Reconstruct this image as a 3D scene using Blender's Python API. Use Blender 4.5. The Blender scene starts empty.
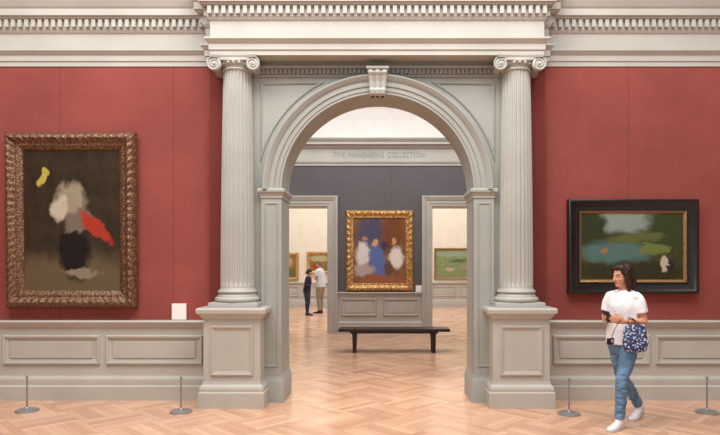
import bpy, bmesh, math
from mathutils import Vector, Matrix, noise
from mathutils.geometry import tessellate_polygon
from math import sin, cos, pi, sqrt, atan2, radians

scene = bpy.context.scene
COL = scene.collection
try:
    scene.view_settings.view_transform = 'Standard'
    scene.view_settings.look = 'None'
except Exception:
    pass

# ------------------------------------------------------------ materials
def lin(c):
    r = []
    for v in c[:3]:
        v = v / 255.0
        r.append(v / 12.92 if v <= 0.04045 else ((v + 0.055) / 1.055) ** 2.4)
    return (r[0], r[1], r[2], 1.0)

class NT:
    def __init__(self, name):
        self.m = bpy.data.materials.new(name)
        self.m.use_nodes = True
        self.t = self.m.node_tree
        self.b = self.t.nodes['Principled BSDF']
    def n(self, typ, **kw):
        nd = self.t.nodes.new(typ)
        for k, v in kw.items():
            setattr(nd, k, v)
        return nd
    def link(self, a, b):
        self.t.links.new(a, b)
    def put(self, sock, v):
        if hasattr(v, 'links') or hasattr(v, 'is_linked'):
            self.link(v, sock)
        else:
            sock.default_value = v
    def math(self, op, a, b=None, c=None, clamp=False):
        nd = self.n('ShaderNodeMath', operation=op)
        nd.use_clamp = clamp
        self.put(nd.inputs[0], a)
        if b is not None: self.put(nd.inputs[1], b)
        if c is not None: self.put(nd.inputs[2], c)
        return nd.outputs[0]
    def mix(self, fac, a, b):
        nd = self.n('ShaderNodeMix', data_type='RGBA')
        self.put(nd.inputs[0], fac)
        self.put(nd.inputs[6], a)
        self.put(nd.inputs[7], b)
        return nd.outputs[2]
    def coord(self, which='Object'):
        return self.n('ShaderNodeTexCoord').outputs[which]
    def noise(self, vec, scale, detail=3, rough=0.5):
        nd = self.n('ShaderNodeTexNoise')
        self.link(vec, nd.inputs['Vector'])
        nd.inputs['Scale'].default_value = scale
        nd.inputs['Detail'].default_value = detail
        nd.inputs['Roughness'].default_value = rough
        return nd.outputs['Fac']
    def maprange(self, v, a, b, c=0.0, d=1.0, smooth=False):
        nd = self.n('ShaderNodeMapRange')
        if smooth: nd.interpolation_type = 'SMOOTHSTEP'
        self.put(nd.inputs['Value'], v)
        nd.inputs['From Min'].default_value = a
        nd.inputs['From Max'].default_value = b
        nd.inputs['To Min'].default_value = c
        nd.inputs['To Max'].default_value = d
        return nd.outputs['Result']
    def bump(self, h, strength=0.2, dist=0.01):
        nd = self.n('ShaderNodeBump')
        nd.inputs['Strength'].default_value = strength
        nd.inputs['Distance'].default_value = dist
        self.link(h, nd.inputs['Height'])
        self.link(nd.outputs['Normal'], self.b.inputs['Normal'])

def scale_c(c, k):
    return tuple(max(0, min(255, v * k)) for v in c[:3])

def M(name, c, rough=0.6, metal=0.0, var=0.06, nscale=4.0, bump=0.0, bscale=60.0, spec=0.4):
    k = NT(name)
    co = k.coord()
    f = k.noise(co, nscale, 4)
    f2 = k.maprange(f, 0.3, 0.7)
    col = k.mix(f2, lin(scale_c(c, 1 - var)), lin(scale_c(c, 1 + var)))
    k.link(col, k.b.inputs['Base Color'])
    k.b.inputs['Roughness'].default_value = rough
    k.b.inputs['Metallic'].default_value = metal
    k.b.inputs['Specular IOR Level'].default_value = spec
    if bump > 0:
        k.bump(k.noise(co, bscale, 3), bump, 0.01)
    return k.m

GREY = M('painted_cornice_grey', (178, 175, 167), 0.5, var=0.03, nscale=2.0, bump=0.04, bscale=90)
GREY2 = M('painted_column_grey', (174, 173, 165), 0.45, var=0.03, nscale=2.0, bump=0.04, bscale=90)
GREYW = M('painted_wainscot_grey', (178, 174, 165), 0.45, var=0.03, nscale=2.0, bump=0.04, bscale=90)
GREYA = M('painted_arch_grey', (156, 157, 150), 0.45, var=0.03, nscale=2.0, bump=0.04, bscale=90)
WHITEWALL = M('off_white_plaster', (226, 224, 220), 0.8, var=0.015)
BEIGE = M('warm_cream_wall', (222, 212, 194), 0.8, var=0.02)
BLACKWOOD = M('black_lacquer_wood', (30, 26, 24), 0.3, var=0.15, nscale=8)
BENCHWOOD = M('dark_bench_wood', (46, 36, 34), 0.35, var=0.15, nscale=12)
STEEL = M('brushed_grey_metal', (150, 149, 148), 0.35, 0.5, var=0.05)
PAPER = M('white_label_card', (238, 236, 230), 0.6, var=0.01)
LETTER = M('grey_lettering_paint', (150, 149, 142), 0.6, var=0.02)

def wall_fabric(name, c, v=0.05):
    k = NT(name)
    co = k.coord()
    sep = k.n('ShaderNodeSeparateXYZ'); k.link(co, sep.inputs[0])
    f = k.maprange(k.noise(co, 0.8, 7, 0.65), 0.3, 0.7)
    col = k.mix(f, lin(scale_c(c, 1 - v)), lin(scale_c(c, 1 + v)))
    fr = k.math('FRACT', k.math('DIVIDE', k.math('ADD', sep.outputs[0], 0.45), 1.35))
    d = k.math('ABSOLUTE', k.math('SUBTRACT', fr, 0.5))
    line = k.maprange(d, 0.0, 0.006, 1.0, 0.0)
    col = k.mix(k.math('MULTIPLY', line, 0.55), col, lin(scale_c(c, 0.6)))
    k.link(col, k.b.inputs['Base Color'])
    k.b.inputs['Roughness'].default_value = 0.85
    k.b.inputs['Specular IOR Level'].default_value = 0.15
    k.bump(k.noise(co, 220, 2), 0.15, 0.004)
    return k.m
RED = wall_fabric('red_fabric_wall', (140, 72, 66), 0.08)
RED_SHADED = wall_fabric('shaded_red_fabric_strip', (112, 52, 49), 0.05)  # same red fabric, column shade painted in as a darker tone
SLATE = wall_fabric('slate_fabric_wall', (98, 95, 98))

def floor_mat():
    k = NT('oak_parquet')
    co = k.coord()
    sep = k.n('ShaderNodeSeparateXYZ'); k.link(co, sep.inputs[0])
    C = 0.54
    u = k.math('DIVIDE', k.math('ADD', sep.outputs[0], sep.outputs[1]), C * 1.41421)
    v = k.math('DIVIDE', k.math('SUBTRACT', sep.outputs[0], sep.outputs[1]), C * 1.41421)
    fu, fv = k.math('FLOOR', u), k.math('FLOOR', v)
    chk = k.math('PINGPONG', k.math('ADD', fu, fv), 1.0)
    mixc = k.math('ADD', k.math('MULTIPLY', u, chk), k.math('MULTIPLY', v, k.math('SUBTRACT', 1.0, chk)))
    lenc = k.math('ADD', k.math('MULTIPLY', v, chk), k.math('MULTIPLY', u, k.math('SUBTRACT', 1.0, chk)))
    p = k.math('MULTIPLY', mixc, 7.0)
    pid = k.math('FLOOR', p)
    comb = k.n('ShaderNodeCombineXYZ')
    k.link(fu, comb.inputs[0]); k.link(fv, comb.inputs[1]); k.link(pid, comb.inputs[2])
    wn = k.n('ShaderNodeTexWhiteNoise'); k.link(comb.outputs[0], wn.inputs['Vector'])
    r = wn.outputs['Value']
    g = k.n('ShaderNodeCombineXYZ')
    k.link(k.math('MULTIPLY', p, 5.0), g.inputs[0]); k.link(k.math('MULTIPLY', lenc, 1.6), g.inputs[1]); k.link(k.math('MULTIPLY', r, 30.0), g.inputs[2])
    grain = k.noise(g.outputs[0], 2.2, 4, 0.6)
    blot = k.noise(co, 1.1, 4, 0.6)
    tone = k.math('ADD', k.math('ADD', k.math('MULTIPLY', r, 0.45), k.math('MULTIPLY', grain, 0.35)), k.math('MULTIPLY', k.math('SUBTRACT', blot, 0.35), 0.7))
    ramp = k.n('ShaderNodeValToRGB')
    k.link(tone, ramp.inputs[0])
    e = ramp.color_ramp.elements
    e[0].position = 0.1; e[0].color = lin((180, 134, 104))
    e[1].position = 0.95; e[1].color = lin((230, 190, 160))
    m = e.new(0.5); m.color = lin((208, 163, 132))
    fp = k.math('FRACT', p)
    e1 = k.math('MINIMUM', fp, k.math('SUBTRACT', 1.0, fp))
    fl = k.math('FRACT', lenc)
    e2 = k.math('MULTIPLY', k.math('MINIMUM', fl, k.math('SUBTRACT', 1.0, fl)), 7.0)
    ed = k.math('MINIMUM', e1, e2)
    gr = k.maprange(ed, 0.0, 0.05, 0.4, 0.0)
    col = k.mix(gr, ramp.outputs[0], lin((130, 88, 64)))
    k.link(col, k.b.inputs['Base Color'])
    rr = k.maprange(k.noise(co, 3.0, 3), 0.3, 0.7, 0.14, 0.27)
    k.link(rr, k.b.inputs['Roughness'])
    k.b.inputs['Specular IOR Level'].default_value = 0.6
    return k.m
FLOOR = floor_mat()

def gilt(name, c1, c2, scale=40, bump=0.5, metal=0.75):
    k = NT(name)
    co = k.coord()
    vo = k.n('ShaderNodeTexVoronoi'); k.link(co, vo.inputs['Vector']); vo.inputs['Scale'].default_value = scale
    f = k.noise(co, 30, 4, 0.7)
    h = k.math('ADD', k.math('MULTIPLY', vo.outputs['Distance'], 1.0), k.math('MULTIPLY', f, 0.6))
    col = k.mix(k.maprange(h, 0.4, 0.95), lin(c1), lin(c2))
    k.link(col, k.b.inputs['Base Color'])
    k.b.inputs['Metallic'].default_value = metal
    k.b.inputs['Roughness'].default_value = 0.42
    k.bump(h, bump, 0.02)
    return k.m
GILT_DARK = gilt('antique_bronze_gilding', (146, 110, 80), (92, 62, 44), 42, 0.25, 0.3)
GILT_BRIGHT = gilt('bright_gold_gilding', (236, 200, 134), (170, 122, 66), 26, 0.4, 0.4)
GILT_LINER = gilt('gold_liner', (170, 132, 84), (130, 96, 58), 80, 0.1, 0.4)

def painting(name, base, base2, patches, nscale=6, glossy=0.35):
    k = NT(name)
    g = k.coord('Generated')
    n1 = k.noise(g, nscale, 5, 0.65)
    col = k.mix(k.maprange(n1, 0.35, 0.65), lin(base), lin(base2))
    nz = k.n('ShaderNodeTexNoise'); k.link(g, nz.inputs['Vector'])
    nz.inputs['Scale'].default_value = 9; nz.inputs['Detail'].default_value = 4
    sep0 = k.n('ShaderNodeSeparateColor'); k.link(nz.outputs['Color'], sep0.inputs[0])
    sep = k.n('ShaderNodeSeparateXYZ'); k.link(g, sep.inputs[0])
    X = k.math('ADD', sep.outputs[0], k.math('MULTIPLY', k.math('SUBTRACT', sep0.outputs[0], 0.5), 0.16))
    Z = k.math('ADD', sep.outputs[2], k.math('MULTIPLY', k.math('SUBTRACT', sep0.outputs[1], 0.5), 0.16))
    for (pu, pv, su, sv, an, c, soft) in patches:
        soft *= 0.5
        dx = k.math('SUBTRACT', X, pu); dz = k.math('SUBTRACT', Z, pv)
        ca, sa = cos(an), sin(an)
        rx = k.math('DIVIDE', k.math('ADD', k.math('MULTIPLY', dx, ca), k.math('MULTIPLY', dz, sa)), su)
        rz = k.math('DIVIDE', k.math('SUBTRACT', k.math('MULTIPLY', dz, ca), k.math('MULTIPLY', dx, sa)), sv)
        d = k.math('SQRT', k.math('ADD', k.math('MULTIPLY', rx, rx), k.math('MULTIPLY', rz, rz)))
        mask = k.maprange(d, 1.0 - soft, 1.0 + soft, 1.0, 0.0, True)
        col = k.mix(mask, col, lin(c))
    fine = k.noise(g, 40, 3, 0.7)
    col = k.mix(k.maprange(fine, 0.45, 0.75, 0, 0.22), col, lin(scale_c(base2, 1.3)))
    k.link(col, k.b.inputs['Base Color'])
    k.b.inputs['Roughness'].default_value = glossy
    k.b.inputs['Specular IOR Level'].default_value = 0.2
    k.bump(fine, 0.15, 0.003)
    return k.m

# ------------------------------------------------------------ mesh helpers
def tag(o, label=None, category=None, kind=None, group=None):
    if label: o['label'] = label
    if category: o['category'] = category
    if kind: o['kind'] = kind
    if group: o['group'] = group
    return o

def finish(name, bm, mat, parent=None, smooth=False, origin=None, recalc=True):
    if recalc:
        bmesh.ops.recalc_face_normals(bm, faces=bm.faces[:])
    if origin is None:
        xs = [v.co.x for v in bm.verts]; ys = [v.co.y for v in bm.verts]; zs = [v.co.z for v in bm.verts]
        origin = Vector(((min(xs) + max(xs)) / 2, (min(ys) + max(ys)) / 2, min(zs)))
    origin = Vector(origin)
    for v in bm.verts:
        v.co -= origin
    me = bpy.data.meshes.new(name)
    bm.to_mesh(me); bm.free()
    mats = mat if isinstance(mat, (list, tuple)) else [mat]
    for m in mats: me.materials.append(m)
    if smooth:
        for p in me.polygons: p.use_smooth = True
        try:
            me.set_sharp_from_angle(angle=0.7 if smooth is True else smooth)
        except Exception:
            pass
    o = bpy.data.objects.new(name, me)
    COL.objects.link(o)
    if parent is not None:
        o.parent = parent
        o.location = origin - parent.location
    else:
        o.location = origin
    return o

def thing(name, loc, label, category, group=None):
    e = bpy.data.objects.new(name, None)
    e.empty_display_size = 0.1
    e.location = Vector(loc)
    COL.objects.link(e)
    return tag(e, label, category, group=group)

def add_box(bm, x0, x1, y0, y1, z0, z1, bevel=0.0):
    vs = [bm.verts.new(p) for p in [(x0, y0, z0), (x1, y0, z0), (x1, y1, z0), (x0, y1, z0), (x0, y0, z1), (x1, y0, z1), (x1, y1, z1), (x0, y1, z1)]]
    fs = [(0, 3, 2, 1), (4, 5, 6, 7), (0, 1, 5, 4), (1, 2, 6, 5), (2, 3, 7, 6), (3, 0, 4, 7)]
    faces = [bm.faces.new([vs[i] for i in f]) for f in fs]
    if bevel > 0:
        es = set()
        for f in faces:
            for e in f.edges: es.add(e)
        bmesh.ops.bevel(bm, geom=list(es), offset=bevel, segments=2, affect='EDGES', profile=0.5)

def mapper(plane, base):
    if plane == 'XY':
        return lambda a, b, h: Vector((a, b, h))
    return lambda a, b, h: Vector((a, base - h, b))

def add_sweep(bm, path, prof, closed=False, plane='XY', base=0.0, wave=None, sub=None, profclosed=True):
    pts = [Vector(p) for p in path]
    n = len(pts)
    def rn(a, b):
        d = (b - a).normalized()
        return Vector((d.y, -d.x))
    mit = []
    for i in range(n):
        if closed or 0 < i < n - 1:
            n1 = rn(pts[i - 1], pts[i]); n2 = rn(pts[i], pts[(i + 1) % n])
            m = (n1 + n2)
            m = m / max(0.2, (1 + n1.dot(n2)))
        elif i == 0:
            m = rn(pts[0], pts[1])
        else:
            m = rn(pts[-2], pts[-1])
        mit.append(m)
    P = []
    segs = n if closed else n - 1
    s = 0.0
    for i in range(segs):
        a, b = pts[i], pts[(i + 1) % n]; ma, mb = mit[i], mit[(i + 1) % n]
        L = (b - a).length
        k = max(1, int(round(L / sub))) if sub else 1
        for j in range(k):
            t = j / k
            P.append((a.lerp(b, t), ma.lerp(mb, t), s + L * t))
        s += L
    if not closed:
        P.append((pts[-1], mit[-1], s))
    mp = mapper(plane, base)
    rings = []
    for (p, m, ss) in P:
        ring = []
        for i, (o, h) in enumerate(prof):
            hh = h + (wave(ss, i) if wave else 0.0)
            q = p + m * o
            ring.append(bm.verts.new(mp(q.x, q.y, hh)))
        rings.append(ring)
    np_ = len(prof)
    R = len(rings)
    for r in range(R if closed else R - 1):
        A, B = rings[r], rings[(r + 1) % R]
        for i in range(np_ if profclosed else np_ - 1):
            j = (i + 1) % np_
            try: bm.faces.new([A[i], A[j], B[j], B[i]])
            except Exception: pass
    if not closed and profclosed:
        for ring in (rings[0], rings[-1]):
            try: bm.faces.new(ring)
            except Exception: pass

def add_poly_extrude(bm, poly, y0, y1):
    A = [bm.verts.new((x, y0, z)) for x, z in poly]
    B = [bm.verts.new((x, y1, z)) for x, z in poly]
    for tri in tessellate_polygon([[Vector((x, z, 0)) for x, z in poly]]):
        for V in (A, B):
            try: bm.faces.new([V[i] for i in tri])
            except Exception: pass
    n = len(poly)
    for i in range(n):
        j = (i + 1) % n
        bm.faces.new([A[i], A[j], B[j], B[i]])

def add_revolve(bm, prof, cx, cy, n=32, rfun=None):
    rings = []
    for (r, z) in prof:
        ring = []
        for i in range(n):
            a = 2 * pi * i / n
            rr = rfun(a, r, z) if rfun else r
            ring.append(bm.verts.new((cx + rr * cos(a), cy + rr * sin(a), z)))
        rings.append(ring)
    for r in range(len(rings) - 1):
        for i in range(n):
            j = (i + 1) % n
            bm.faces.new([rings[r][i], rings[r][j], rings[r + 1][j], rings[r + 1][i]])
    bm.faces.new(rings[0]); bm.faces.new(rings[-1])

def loft(bm, pts, rad, side, n=16, sub=4, rnd=False):
    pts = [Vector(p) for p in pts]; side = Vector(side)
    m = len(pts)
    rad = [(r, r) if not isinstance(r, (tuple, list)) else r for r in rad]
    P = []
    def cat(a, b, c, d, t):
        return 0.5 * ((2 * b) + (c - a) * t + (2 * a - 5 * b + 4 * c - d) * t * t + (3 * b - a - 3 * c + d) * t * t * t)
    for i in range(m - 1):
        a = pts[max(0, i - 1)]; b = pts[i]; c = pts[i + 1]; d = pts[min(m - 1, i + 2)]
        ra = Vector(rad[max(0, i - 1)]); rb = Vector(rad[i]); rc = Vector(rad[i + 1]); rd = Vector(rad[min(m - 1, i + 2)])
        for j in range(sub):
            t = j / sub
            P.append((cat(a, b, c, d, t), cat(ra, rb, rc, rd, t)))
    P.append((pts[-1], Vector(rad[-1])))
    if rnd:
        t0 = (P[0][0] - P[1][0]).normalized(); t1 = (P[-1][0] - P[-2][0]).normalized()
        r0 = min(P[0][1]); r1 = min(P[-1][1])
        P = [(P[0][0] + t0 * r0 * 0.95, P[0][1] * 0.3), (P[0][0] + t0 * r0 * 0.6, P[0][1] * 0.78)] + P + \
            [(P[-1][0] + t1 * r1 * 0.6, P[-1][1] * 0.78), (P[-1][0] + t1 * r1 * 0.95, P[-1][1] * 0.3)]
    rings = []
    for i, (p, r) in enumerate(P):
        if i == 0: t = P[1][0] - P[0][0]
        elif i == len(P) - 1: t = P[-1][0] - P[-2][0]
        else: t = P[i + 1][0] - P[i - 1][0]
        t.normalize()
        s = side - t * side.dot(t)
        if s.length < 1e-4: s = t.orthogonal()
        s.normalize(); o = t.cross(s)
        rings.append([bm.verts.new(p + s * (r[0] * cos(2 * pi * k / n)) + o * (r[1] * sin(2 * pi * k / n))) for k in range(n)])
    for r in range(len(rings) - 1):
        for k in range(n):
            j = (k + 1) % n
            bm.faces.new([rings[r][k], rings[r][j], rings[r + 1][j], rings[r + 1][k]])
    bm.faces.new(rings[0][::-1]); bm.faces.new(rings[-1])

def ellipsoid(bm, c, axes, radii, u=18, v=12):
    mat = Matrix.Identity(4)
    for i in range(3):
        a = Vector(axes[i]) * radii[i]
        for j in range(3): mat[j][i] = a[j]
    mat.translation = Vector(c)
    bmesh.ops.create_uvsphere(bm, u_segments=u, v_segments=v, radius=1.0, matrix=mat)

def remesh_obj(name, bm, mat, parent, voxel, smooth_it=3, wrinkle=0.0, wscale=14, clampz=None, post=None, zk=1.6):
    bmesh.ops.recalc_face_normals(bm, faces=bm.faces[:])
    me = bpy.data.meshes.new(name + '_src'); bm.to_mesh(me); bm.free()
    tmp = bpy.data.objects.new(name + '_src', me); COL.objects.link(tmp)
    md = tmp.modifiers.new('r', 'REMESH'); md.mode = 'VOXEL'; md.voxel_size = voxel
    if smooth_it:
        sm = tmp.modifiers.new('s', 'SMOOTH'); sm.iterations = smooth_it; sm.factor = 0.5
    dg = bpy.context.evaluated_depsgraph_get(); dg.update()
    me2 = bpy.data.meshes.new_from_object(tmp.evaluated_get(dg))
    bpy.data.objects.remove(tmp)
    b2 = bmesh.new(); b2.from_mesh(me2)
    bpy.data.meshes.remove(me2)
    b2.normal_update()
    if wrinkle > 0:
        for v in b2.verts:
            w = noise.noise(Vector((v.co.x * wscale, v.co.y * wscale, v.co.z * wscale * zk)))
            v.co += v.normal * w * wrinkle
    if clampz is not None:
        for v in b2.verts:
            if v.co.z < clampz: v.co.z = clampz
    if post: post(b2)
    return finish(name, b2, mat, parent, smooth=3.0, recalc=False)

# ============================================================ ROOM
CX = -0.05
WY = 7.12
WB = 7.48
SZ = 2.455
R = 1.11
RW = 0.215
ENT = 3.94

def structure(o): return tag(o, kind='structure')

bm = bmesh.new()
add_box(bm, -9, 9, -3, 25, -0.1, 0.0)
structure(finish('floor', bm, FLOOR, origin=(0, 0, 0)))

def notch_poly(x0, x1, z1, holes):
    poly = [(x0, 0)]
    for h in holes: poly += h
    poly += [(x1, 0), (x1, z1), (x0, z1)]
    return poly
bm = bmesh.new()
add_poly_extrude(bm, notch_poly(-8, 8, 5.6, [[(CX - 1.4, 0), (CX - 1.4, 3.8), (CX + 1.4, 3.8), (CX + 1.4, 0)]]), WY, WB)
structure(finish('wall_front', bm, RED, origin=(0, 0, 0)))
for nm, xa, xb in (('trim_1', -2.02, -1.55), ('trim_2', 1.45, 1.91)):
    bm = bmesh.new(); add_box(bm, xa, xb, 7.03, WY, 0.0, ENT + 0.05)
    structure(finish(nm, bm, RED_SHADED, origin=(0, 0, 0)))  # wall strips beside the columns, shade carried by the colour

for nm, x0, x1 in (('wall_left', -8.2, -8.0), ('wall_right', 8.0, 8.2)):
    bm = bmesh.new(); add_box(bm, x0, x1, -2, WB, 0, 5.6)
    structure(finish(nm, bm, RED, origin=(0, 0, 0)))

def arch_outline(r, n=48):
    pts = [(CX - r, 0), (CX - r, SZ)]
    for i in range(1, n):
        a = pi - pi * i / n
        pts.append((CX + r * cos(a), SZ + r * sin(a)))
    pts += [(CX + r, SZ), (CX + r, 0)]
    return pts
bm = bmesh.new()
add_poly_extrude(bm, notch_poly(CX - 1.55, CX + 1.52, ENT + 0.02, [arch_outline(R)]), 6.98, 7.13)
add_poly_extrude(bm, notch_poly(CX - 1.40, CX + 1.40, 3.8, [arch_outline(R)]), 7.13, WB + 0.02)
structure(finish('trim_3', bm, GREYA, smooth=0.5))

arc = [(CX + R * cos(pi * i / 64), SZ + R * sin(pi * i / 64)) for i in range(65)]
bm = bmesh.new()
k_ = RW / 0.275
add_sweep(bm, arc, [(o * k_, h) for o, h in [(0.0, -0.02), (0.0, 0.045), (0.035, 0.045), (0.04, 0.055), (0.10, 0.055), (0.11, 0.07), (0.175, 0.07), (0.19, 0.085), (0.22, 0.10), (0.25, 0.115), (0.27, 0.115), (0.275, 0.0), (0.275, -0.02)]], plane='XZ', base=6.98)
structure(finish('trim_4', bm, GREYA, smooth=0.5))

n = 5
for s in (-1, 1):
    xi = CX + s * R
    xo = CX + s * (R + 0.235)
    a, b = min(xi, xo), max(xi, xo)
    bm = bmesh.new()
    add_box(bm, a, b, 6.93, 7.0, 0.0, 2.40)
    rect = [(a + 0.05, 0.42), (b - 0.05, 0.42), (b - 0.05, 2.30), (a + 0.05, 2.30)]
    add_sweep(bm, rect, [(-0.010, 0), (-0.005, 0.010), (0.005, 0.010), (0.010, 0)], True, 'XZ', 6.93)
    if s < 0:
        path = [(xo, 6.99), (xo, 6.93), (xi, 6.93), (xi, WB + 0.02)]
    else:
        path = [(xi, WB + 0.02), (xi, 6.93), (xo, 6.93), (xo, 6.99)]
    imp = [(-0.02, 2.36), (0.010, 2.36), (0.010, 2.385), (0.016, 2.395), (0.028, 2.42), (0.038, 2.43), (0.038, 2.455), (0.03, 2.47), (-0.02, 2.47)]
    add_sweep(bm, path, imp)
    add_sweep(bm, path, [(-0.02, 0.0), (0.03, 0.0), (0.03, 0.24), (0.022, 0.26), (0.012, 0.28), (0.010, 0.31), (-0.02, 0.31)])
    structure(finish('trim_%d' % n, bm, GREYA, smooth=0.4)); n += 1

for s in (-1, 1):
    ra = 1.40
    a0 = atan2(sqrt(ra * ra - 1.36 ** 2), 1.36); z1 = 1.25
    a1 = atan2(z1, sqrt(ra * ra - z1 * z1))
    poly = [(1.36, z1)]
    for i in range(17):
        aa = a1 + (a0 - a1) * i / 16
        poly.append((ra * cos(aa), ra * sin(aa)))
    P = [(CX + s * x, SZ + z) for x, z in poly]
    if s < 0: P = P[::-1]
    bm = bmesh.new()
    add_sweep(bm, P, [(-0.03, 0), (-0.024, 0.01), (-0.012, 0.02), (0.0, 0.014), (0.006, 0.0)], True, 'XZ', 6.98)
    structure(finish('trim_%d' % n, bm, GREYA)); n += 1

bm = bmesh.new()
xa, xb = CX - 1.45, CX + 1.45
add_sweep(bm, [(xa, 6.98), (xb, 6.98)], [(-0.01, 3.77), (0.022, 3.77), (0.026, 3.785), (0.018, 3.79), (0.018, 3.85), (0.06, 3.86), (0.065, 3.885), (0.02, 3.89), (0.02, ENT + 0.01), (-0.01, ENT + 0.01)])
x = xa + 0.02
while x < xb - 0.03:
    add_box(bm, x, x + 0.026, 6.98 - 0.052, 6.97, 3.80, 3.848)
    x += 0.05
structure(finish('trim_%d' % n, bm, GREYA)); n += 1

bm = bmesh.new()
z0, z1 = 3.53, 3.82
prof = [(6.90, z0), (6.87, z0 + 0.02), (6.86, z0 + 0.06), (6.88, z0 + 0.09), (6.87, z0 + 0.16), (6.85, z0 + 0.22), (6.83, z0 + 0.25), (6.835, z1), (6.97, z1), (6.97, z0)]
def keyslab(xl0, xr0, xl1, xr1, off):
    A = []; B = []
    for (y, z) in prof:
        t = (z - z0) / (z1 - z0)
        yy = y - off if y < 6.96 else y
        A.append(bm.verts.new((xl0 + (xl1 - xl0) * t, yy, z)))
        B.append(bm.verts.new((xr0 + (xr1 - xr0) * t, yy, z)))
    bm.faces.new(A); bm.faces.new(B)
    for i in range(len(A)):
        j = (i + 1) % len(A)
        bm.faces.new([A[i], A[j], B[j], B[i]])
keyslab(CX - 0.085, CX + 0.085, CX - 0.115, CX + 0.115, 0)
for q in (-1, 0, 1):
    keyslab(CX + q * 0.056 - 0.017, CX + q * 0.056 + 0.017, CX + q * 0.082 - 0.022, CX + q * 0.082 + 0.022, 0.012)
add_box(bm, CX - 0.13, CX + 0.13, 6.81, 6.97, z1, z1 + 0.03, 0.006)
structure(finish('trim_%d' % n, bm, GREY2)); n += 1

FY = 6.74; FM = 6.95
path = [(-8, WY), (-2.03, WY), (-2.03, FM), (-1.92, FM), (-1.92, FY), (1.81, FY), (1.81, FM), (1.92, FM), (1.92, WY), (8, WY)]
bm = bmesh.new()
add_box(bm, -2.03, 1.92, FM, WY, ENT, 5.0)
add_box(bm, -1.92, 1.81, FY, FM, ENT, 5.0)
ep = [(-0.01, ENT), (0.010, ENT), (0.010, ENT + 0.055), (0.022, ENT + 0.06), (0.022, ENT + 0.125), (0.032, ENT + 0.135), (0.055, ENT + 0.165), (0.062, ENT + 0.17), (0.062, ENT + 0.19), (0.010, ENT + 0.20), (0.010, 4.32), (0.025, 4.335), (0.036, 4.36), (0.038, 4.365), (0.038, 4.475), (0.085, 4.48), (0.095, 4.50), (0.115, 4.505), (0.115, 4.58), (0.13, 4.60), (0.16, 4.66), (0.17, 4.72), (-0.01, 4.72)]
add_sweep(bm, path, ep)
structure(finish('trim_%d' % n, bm, GREY)); n += 1
bm = bmesh.new()
def dent_run(p0, p1, out):
    p0 = Vector(p0); p1 = Vector(p1); d = (p1 - p0); L = d.length; d.normalize()
    nrm = Vector((d.y, -d.x))
    k = max(1, int(L / 0.078)); st = L / k
    for i in range(k):
        c = p0 + d * (st * (i + 0.5)) + nrm * (0.036 + out / 2)
        hx = 0.022 if abs(d.x) > 0.5 else out / 2
        hy = 0.022 if abs(d.y) > 0.5 else out / 2
        add_box(bm, c.x - hx, c.x + hx, c.y - hy, c.y + hy, 4.385, 4.472)
dent_run((-8, WY), (-2.09, WY), 0.042)
dent_run((-2.03, WY - .05), (-2.03, FM - 0.04), 0.042)
dent_run((-1.92, FM - .05), (-1.92, FY - 0.04), 0.042)
dent_run((-1.96, FY), (1.85, FY), 0.042)
dent_run((1.81, FY - 0.04), (1.81, FM - .05), 0.042)
dent_run((1.92, FM - 0.04), (1.92, WY - .05), 0.042)
dent_run((1.98, WY), (8, WY), 0.042)
structure(finish('trim_%d' % n, bm, GREY)); n += 1

def wainscot(xa, xb, y, panels, depth=0.05, top=0.935, cap=0.06, base_h=0.29, nm=None):
    global n
    bm = bmesh.new()
    add_box(bm, xa, xb, y - depth, y, 0, top - 0.02)
    yy = y - depth
    add_sweep(bm, [(xa, yy), (xb, yy)], [(-0.02, top - 0.085), (0.008, top - 0.085), (0.014, top - 0.07), (0.03, top - 0.055), (0.045, top - 0.03), (0.055, top - 0.028), (0.06, top - 0.015), (0.05, top), (-depth, top)])
    for (a, b, z0, z1) in panels:
        r = [(a, z0), (b, z0), (b, z1), (a, z1)]
        add_sweep(bm, r, [(-0.05, 0.0), (-0.045, 0.006), (-0.02, 0.010), (-0.018, 0.024), (0.0, 0.028), (0.008, 0.018), (0.012, 0.0)], True, 'XZ', yy)
        add_box(bm, a + 0.075, b - 0.075, yy - 0.014, yy + 0.01, z0 + 0.06, z1 - 0.06, 0.004)
    structure(finish('trim_%d' % n, bm, GREYW)); n += 1
    bm = bmesh.new()
    add_sweep(bm, [(xa, yy), (xb, yy)], [(-0.02, 0), (0.05, 0), (0.05, base_h - 0.13), (0.03, base_h - 0.115), (0.03, base_h - 0.05), (0.022, base_h - 0.03), (0.008, base_h - 0.015), (0.004, base_h), (-0.02, base_h)])
    structure(finish(nm, bm, GREYW))
lp = []
xx = -2.12
while xx > -7.5:
    lp.append((xx - 1.12, xx, 0.43, 0.75)); xx -= 1.21
wainscot(-8, -1.97, WY, lp, nm='baseboard_left')
rp = []
xx = 2.02
while xx < 7.0:
    rp.append((xx, xx + 1.12, 0.43, 0.75)); xx += 1.21
wainscot(1.85, 8, WY, rp, nm='baseboard_right')

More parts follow.
